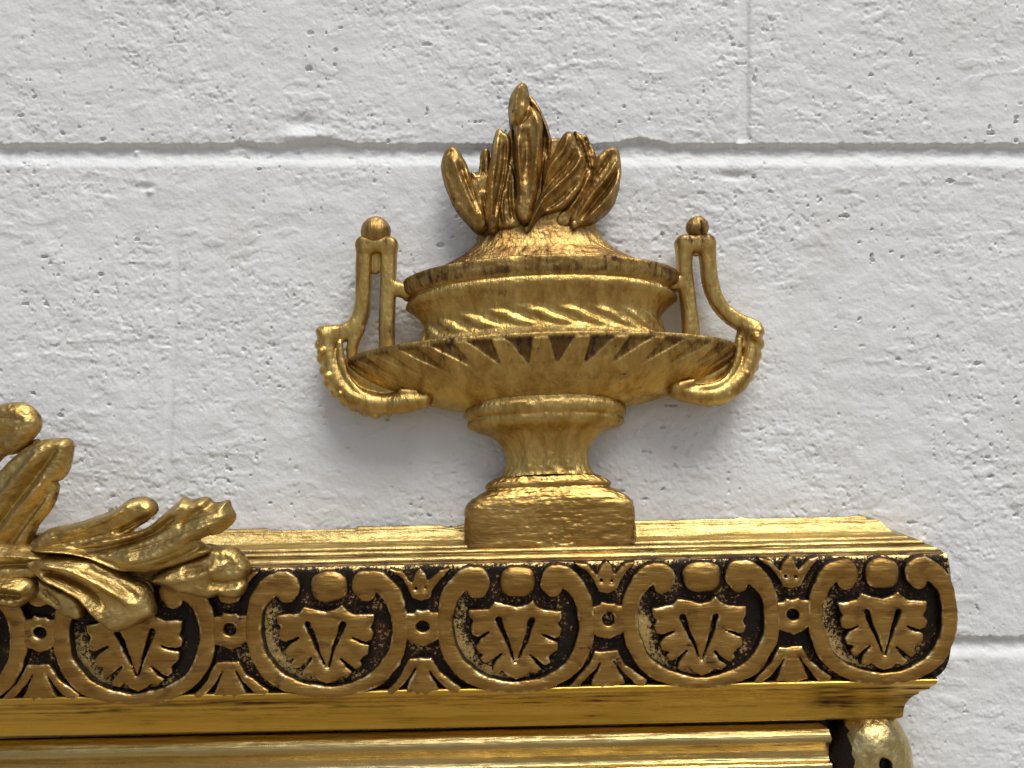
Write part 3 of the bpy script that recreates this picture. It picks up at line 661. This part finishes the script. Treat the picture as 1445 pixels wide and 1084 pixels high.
def relief(name, outline, mat, parent, fn, rs, zb, T, R, strokes=(), slope=(0,0), h=1.6, amp=1.0, seed=0, back=None, undercut=.55, vein=0.0, grow=0.0, wash=0.0, bright=None):
    """carved piece: traced outline, rounded over its edge by R, worked with gouge strokes (amplitude, width, points)"""
    zr = zb+T*.6; k = kz(zr)
    cv = lambda p: ((fn(p[0], p[1])[0]-722.5)*k, (542-fn(p[0], p[1])[1])*k)
    O = smooth_outline([cv(p) for p in outline]); A = np.array(O)
    back = zb-6 if back is None else back
    zt = zb+T+16
    X, Y, Z, org = grid(A[:,0].min()-7, A[:,0].max()+7, A[:,1].min()-7, A[:,1].max()+7, back-4, zt+4, h)
    x2, y2 = X[:,:,0], Y[:,:,0]
    d = poly_sdf(x2, y2, O)+.8*fbm(x2/16, y2/16, seed+1, 2)-grow
    t = np.clip(-d/R, 0, 1)
    H = zb+T*np.sqrt(1-(1-t)**2)
    cxm, cym = A.mean(0)
    H = H+slope[0]*(x2-cxm)+slope[1]*(y2-cym)
    fade = sstep(0, 3.5, -d)
    for am, wd, pts in strokes:
        am = am*1.25
        sdv, al = seg_dist(x2, y2, [cv(p) for p in pts])
        H = H+am*np.exp(-(sdv/(wd*rs*k))**2)*fade*sstep(-.02, .18, al)*(1-.6*sstep(.8, 1.05, al))
    if vein:   # fine gouge lines running with the leaf, and a dished face
        sd0, _ = seg_dist(x2, y2, [cv(p) for p in strokes[0][2]])
        H = H-vein*1.6*np.abs(np.sin(sd0/5.2+1.2*n2(x2/30, y2/30, seed+7)))**3*sstep(3, 12, -d)*sstep(4, 14, sd0)
        H = H+vein*(2.6*(1-sstep(2, 9, -d))*sstep(-1, 2, -d))
    H = H+amp*(1.5*fbm(x2/22, y2/22, seed+2, 3)+.5*n2(x2/6, y2/6, seed+4))
    if bright: # hammered, crumpled leaf patch
        q = cv(bright[:2]); e = np.exp(-(np.hypot(x2-q[0], y2-q[1])/(bright[2]*rs))**2); H = H-e*3.2*np.abs(fbm(x2/9, y2/9, seed+9, 2))
    f = smax(d[:,:,None]+undercut*np.maximum(zb+T*.35-Z, 0)*1.0, (Z-H[:,:,None])*.75, 2.0)
    f = np.maximum(f, back+h-Z)
    V, F = nets(f, org, h)
    ix = np.clip(((V[:,0]-org[0])/h).round().astype(int), 0, x2.shape[0]-1); iy = np.clip(((V[:,1]-org[1])/h).round().astype(int), 0, x2.shape[1]-1)
    de = -d[ix, iy]
    pt = .55*(1-sstep(0, 5, de))+.3*sstep(.1, .5, n2(V[:,0]/20, V[:,1]/20, seed+5))+wash+.5*(V[:,2] < zb)
    return obj(name, V, F, mat, parent, {'patina_and_shade': pt})
z1 = lambda px, py: (560+px*.2768, 100+py*.2768)
def fl(outline, zb, T, R, strokes=(), **kw): return relief('flame_tongue', outline, M_flame, urn, z1, .2768, zb, T, R, strokes, back=26, **{**dict(amp=1.1, h=1.3, wash=.2, undercut=.03, grow=1.8), **kw})
fl([(420,810),(360,720),(340,600),(375,525),(425,510),(520,450),(600,420),(700,400),(790,360),(900,400),(975,460),(1010,540),(1020,680),(970,790),(900,830),(700,850),(500,840)], 34, 19, 20, seed=1, wash=.35, amp=.5)
fl([(415,825),(360,770),(300,700),(262,620),(236,540),(228,480),(235,440),(252,400),(280,383),(308,398),(335,440),(360,495),(378,540),(400,620),(430,690),(460,760),(462,800)], 39, 20, 8, [(6,24,[(275,420),(320,540),(380,680),(435,780)]),(-6,15,[(315,460),(360,580),(420,720)]),(4,12,[(345,500),(400,660),(440,760)])], seed=11)
fl([(380,530),(395,520),(415,530),(425,480),(430,420),(445,398),(465,402),(470,440),(468,520),(470,640),(460,780),(420,700)], 39, 13, 6, [(-5,8,[(440,430),(440,560),(450,700)])], seed=12)
fl([(560,340),(590,300),(605,400),(612,560),(600,700),(540,740),(540,560),(570,420)], 37, 14, 6, seed=15, wash=.3)
fl([(470,820),(450,740),(455,640),(462,540),(480,440),(492,360),(505,310),(525,297),(548,315),(575,335),(580,400),(568,500),(545,620),(525,720),(520,800),(495,828)], 43, 24, 8, [(-6,10,[(552,350),(548,480),(520,640),(500,740)]),(5,14,[(520,320),(505,450),(485,620),(488,800)])], seed=14)
fl([(665,125),(700,150),(730,200),(755,250),(775,310),(790,345),(820,345),(838,360),(830,470),(780,620),(700,740),(690,600),(740,400),(735,260),(690,200)], 39, 15, 6, [(5,9,[(700,160),(745,260),(775,370),(750,520)]),(-4,8,[(760,370),(770,480)])], seed=16)
fl([(905,308),(935,325),(965,330),(985,370),(1010,420),(1020,480),(1000,600),(960,600),(940,450),(915,380)], 37, 14, 6, [(4,8,[(925,330),(960,400),(985,500)]),(-4,8,[(960,340),(985,420)])], seed=20, amp=2.5)
fl([(885,775),(880,740),(930,660),(980,590),(1000,520),(1010,450),(1040,420),(1075,395),(1105,388),(1130,405),(1142,460),(1140,540),(1130,610),(1110,670),(1080,710),(1030,750),(995,775),(960,790),(915,800)], 41, 24, 9,
   [(6,13,[(905,775),(985,650),(1060,560),(1115,470)]),(-6,11,[(930,770),(1010,670),(1080,580),(1130,490)]),(6,13,[(950,775),(1040,690),(1100,610),(1135,540)]),(-5,10,[(1000,560),(1050,490),(1085,430)])], seed=21)
fl([(650,830),(665,780),(700,700),(735,620),(745,520),(775,460),(810,400),(840,340),(862,312),(885,308),(905,330),(920,370),(950,420),(965,470),(958,530),(940,600),(900,660),(860,700),(800,725),(740,745),(700,790),(675,828)], 45, 24, 10,
   [(8,15,[(665,815),(735,680),(820,595),(900,515),(935,450)]),(-6,13,[(735,640),(790,560),(860,490),(910,420)]),(6,13,[(872,330),(850,410),(790,490),(750,560)]),(-5,12,[(745,720),(830,660),(920,570)])], seed=19)
fl([(620,760),(600,700),(612,620),(605,520),(596,420),(600,340),(598,290),(580,260),(572,200),(580,130),(605,85),(635,60),(660,72),(672,110),(678,170),(702,195),(735,230),(745,290),(742,380),(738,480),(722,580),(700,680),(680,770),(650,790)], 47, 28, 10,
   [(-6,11,[(597,285),(640,262),(665,225),(672,160)]),(5,16,[(630,80),(610,160),(605,250)]),(5,15,[(700,220),(722,320),(712,450),(690,620)]),(-5,20,[(650,300),(665,400),(655,560)]),(4,12,[(615,330),(620,450),(630,600)])], seed=17)
fl([(470,800),(500,720),(530,640),(548,540),(575,470),(600,520),(612,600),(618,700),(650,790),(600,815),(520,815)], 38, 22, 9, [(-4,9,[(585,520),(575,640),(590,760)]),(4,9,[(545,600),(535,700),(545,780)])], seed=61)
fl([(800,760),(860,680),(920,600),(955,520),(985,500),(1005,540),(985,620),(940,690),(900,750),(880,800),(820,800)], 38, 22, 9, [(5,9,[(860,740),(930,640),(980,540)]),(-4,8,[(840,730),(900,650),(950,560)])], seed=62)
fl([(700,800),(720,735),(790,715),(850,695),(900,690),(885,740),(870,800),(780,815)], 38, 16, 14, seed=63)
fl([(395,640),(430,600),(470,620),(480,720),(480,800),(440,810),(415,740)], 38, 20, 9, [(-4,9,[(440,630),(450,720),(460,790)])], seed=64)
for q in ((490,812,20), (662,812,18), (905,790,22)):      # drop ends of the tongues on the cup
    fl([(q[0]-q[2],q[1]),(q[0]-q[2]*.7,q[1]-q[2]),(q[0],q[1]-q[2]*1.4),(q[0]+q[2]*.7,q[1]-q[2]),(q[0]+q[2],q[1]),(q[0],q[1]+q[2])], 50, 16, 6, seed=int(q[0]), wash=0)

# ------------------------------------------------------------------ acanthus spray at the left
p = PT(60, 780, 130); spray = empty('acanthus_spray', (p[0]*S, -130*S, p[1]*S), frame)
z5 = lambda px, py: (px*.3414, 550+py*.3414)
def lf(outline, zb, T, R, strokes=(), **kw): return relief('acanthus_leaf', outline, M_leaf, spray, z5, .3414, zb, T, R, strokes, **{**dict(amp=1.1, h=1.5, grow=1.5, undercut=.4, vein=.45), **kw})
lf([(-350,900),(-330,500),(-180,200),(-60,80),(0,60),(60,52),(100,58),(135,85),(155,120),(155,165),(130,200),(100,235),(60,265),(0,285),(-60,400),(-150,800)], 104, 25, 18, [(-5,26,[(-150,420),(-40,260),(40,190)])], seed=31, bright=(80,120,55), wash=0)
lf([(-40,620),(60,330),(130,215),(160,220),(150,300),(60,460),(0,700)], 96, 16, 6, vein=0, seed=42, wash=.6)
lf([(-160,800),(-100,420),(0,330),(50,280),(110,235),(170,210),(230,203),(275,205),(292,230),(288,270),(275,330),(250,370),(222,385),(232,400),(222,450),(200,500),(170,535),(145,570),(128,610),(90,690),(60,740),(0,800)], 108, 27, 15,
   [(-8,15,[(-60,640),(60,480),(160,350),(240,250)]),(6,22,[(-60,540),(60,400),(180,262)]),(-6,14,[(20,680),(120,540),(215,410)]),(6,18,[(0,620),(110,480),(200,370)])], seed=32)
lf([(-150,600),(100,600),(300,640),(520,700),(700,680),(860,640),(900,680),(800,780),(640,820),(600,850),(400,800),(200,760),(-150,800)], 104, 14, 15, vein=0, seed=47, wash=.7)
lf([(-150,640),(60,640),(150,655),(220,690),(170,770),(60,790),(-150,790)], 116, 31, 14, [(7,14,[(-80,690),(60,680),(200,690)]),(-7,12,[(-80,730),(60,720),(180,720)])], seed=44, wash=.2)
lf([(150,625),(190,580),(280,560),(350,542),(420,515),(480,490),(530,455),(575,447),(615,455),(638,475),(642,505),(620,530),(600,548),(560,570),(500,620),(450,650),(300,680),(170,670)], 112, 29, 12,
   [(-9,11,[(480,590),(540,560),(605,525)]),(-1.8,4.5,[(200,610),(380,572),(560,500)]),(-1.8,4.5,[(220,640),(400,605),(500,575)]),(5,18,[(250,600),(400,555),(540,490)])], vein=0, seed=34)
lf([(120,665),(170,640),(260,640),(350,630),(440,610),(530,595),(600,575),(650,535),(690,500),(730,465),(755,447),(785,456),(850,447),(872,468),(905,468),(938,458),(950,490),(966,520),(960,550),(935,575),(900,598),(860,605),(815,625),(850,650),(870,665),(850,685),(800,705),(740,725),(680,745),(620,760),(560,757),(500,747),(440,722),(380,698),(280,680),(180,680)], 122, 31, 14,
   [(-2,4.5,[(200,655),(420,650),(600,612),(760,545),(900,500)]),(-2,4.5,[(330,672),(520,665),(660,630),(800,570),(915,530)]),(-1.8,4.5,[(430,700),(560,712),(700,680),(830,610)]),(9,9,[(130,655),(290,668),(380,690),(460,726),(530,745)]),(-10,15,[(260,655),(400,660),(520,635),(640,590),(720,530)]),(6,16,[(330,628),(500,608),(640,560),(760,480)]),(9,30,[(480,700),(620,690),(720,640),(850,560),(930,520)]),(-6,13,[(640,735),(760,685),(850,640)]),(-5,14,[(740,560),(830,500),(880,480)])], vein=0, seed=35)
lf([(620,790),(640,765),(700,735),(780,705),(850,680),(870,650),(900,650),(940,648),(985,670),(1015,705),(1030,740),(1010,790),(1018,810),(1000,850),(960,865),(905,852),(860,865),(800,852),(740,842),(690,820),(650,808)], 116, 27, 12,
   [(6,22,[(660,780),(800,770),(930,720)]),(-6,16,[(860,790),(930,800),(1010,790)]),(-4,14,[(760,740),(860,735)])], vein=0, seed=37, bright=(950,710,60))
lf([(130,765),(170,780),(230,815),(300,850),(330,880),(345,930),(320,950),(270,935),(220,900),(170,870),(140,830)], 116, 20, 9, [(-4,12,[(180,820),(260,890)])], seed=39, wash=.25)
lf([(110,700),(200,685),(300,690),(400,700),(450,730),(520,775),(580,800),(610,830),(625,870),(637,930),(600,955),(540,985),(480,1005),(440,990),(400,950),(370,900),(340,865),(300,850),(240,810),(160,770)], 120, 32, 14,
   [(-11,13,[(190,735),(300,775),(390,830),(440,890)]),(9,22,[(160,705),(320,735),(450,800),(560,880)]),(8,15,[(170,760),(280,805),(360,860),(420,940)]),(-5,16,[(350,720),(480,790),(570,850)])], seed=38, slope=(-.05, 0))
lf([(-250,740),(0,765),(60,768),(110,775),(145,800),(150,840),(120,870),(60,905),(0,895),(-250,900)], 124, 29, 12, [(8,16,[(-100,790),(20,800),(110,820)]),(-7,13,[(-100,840),(20,845),(110,850)])], seed=40, amp=2.5)

# ------------------------------------------------------------------ bud knob under the corner
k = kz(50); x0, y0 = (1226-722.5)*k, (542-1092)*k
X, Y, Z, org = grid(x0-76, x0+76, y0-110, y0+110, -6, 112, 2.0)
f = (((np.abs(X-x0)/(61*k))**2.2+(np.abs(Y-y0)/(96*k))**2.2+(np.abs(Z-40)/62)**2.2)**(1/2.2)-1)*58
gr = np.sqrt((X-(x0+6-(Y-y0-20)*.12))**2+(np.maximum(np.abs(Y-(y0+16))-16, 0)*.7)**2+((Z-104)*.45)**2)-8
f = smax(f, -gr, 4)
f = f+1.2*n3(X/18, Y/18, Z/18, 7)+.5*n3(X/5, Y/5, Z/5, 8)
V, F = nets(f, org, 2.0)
obj('bud_knob', V, F, M_knob, frame, {'patina_and_shade': 0*V[:,0], 'black_mask': 1.0*sstep(-33, -42, V[:,0]-x0+5*n2(V[:,1]/14, V[:,0]/9, 5))+.8*(gr.min() < 0)*sstep(14, 6, np.hypot(V[:,0]-(x0+6), np.maximum(np.abs(V[:,1]-y0-16)-16, 0)))})  # left side and notch coloured black
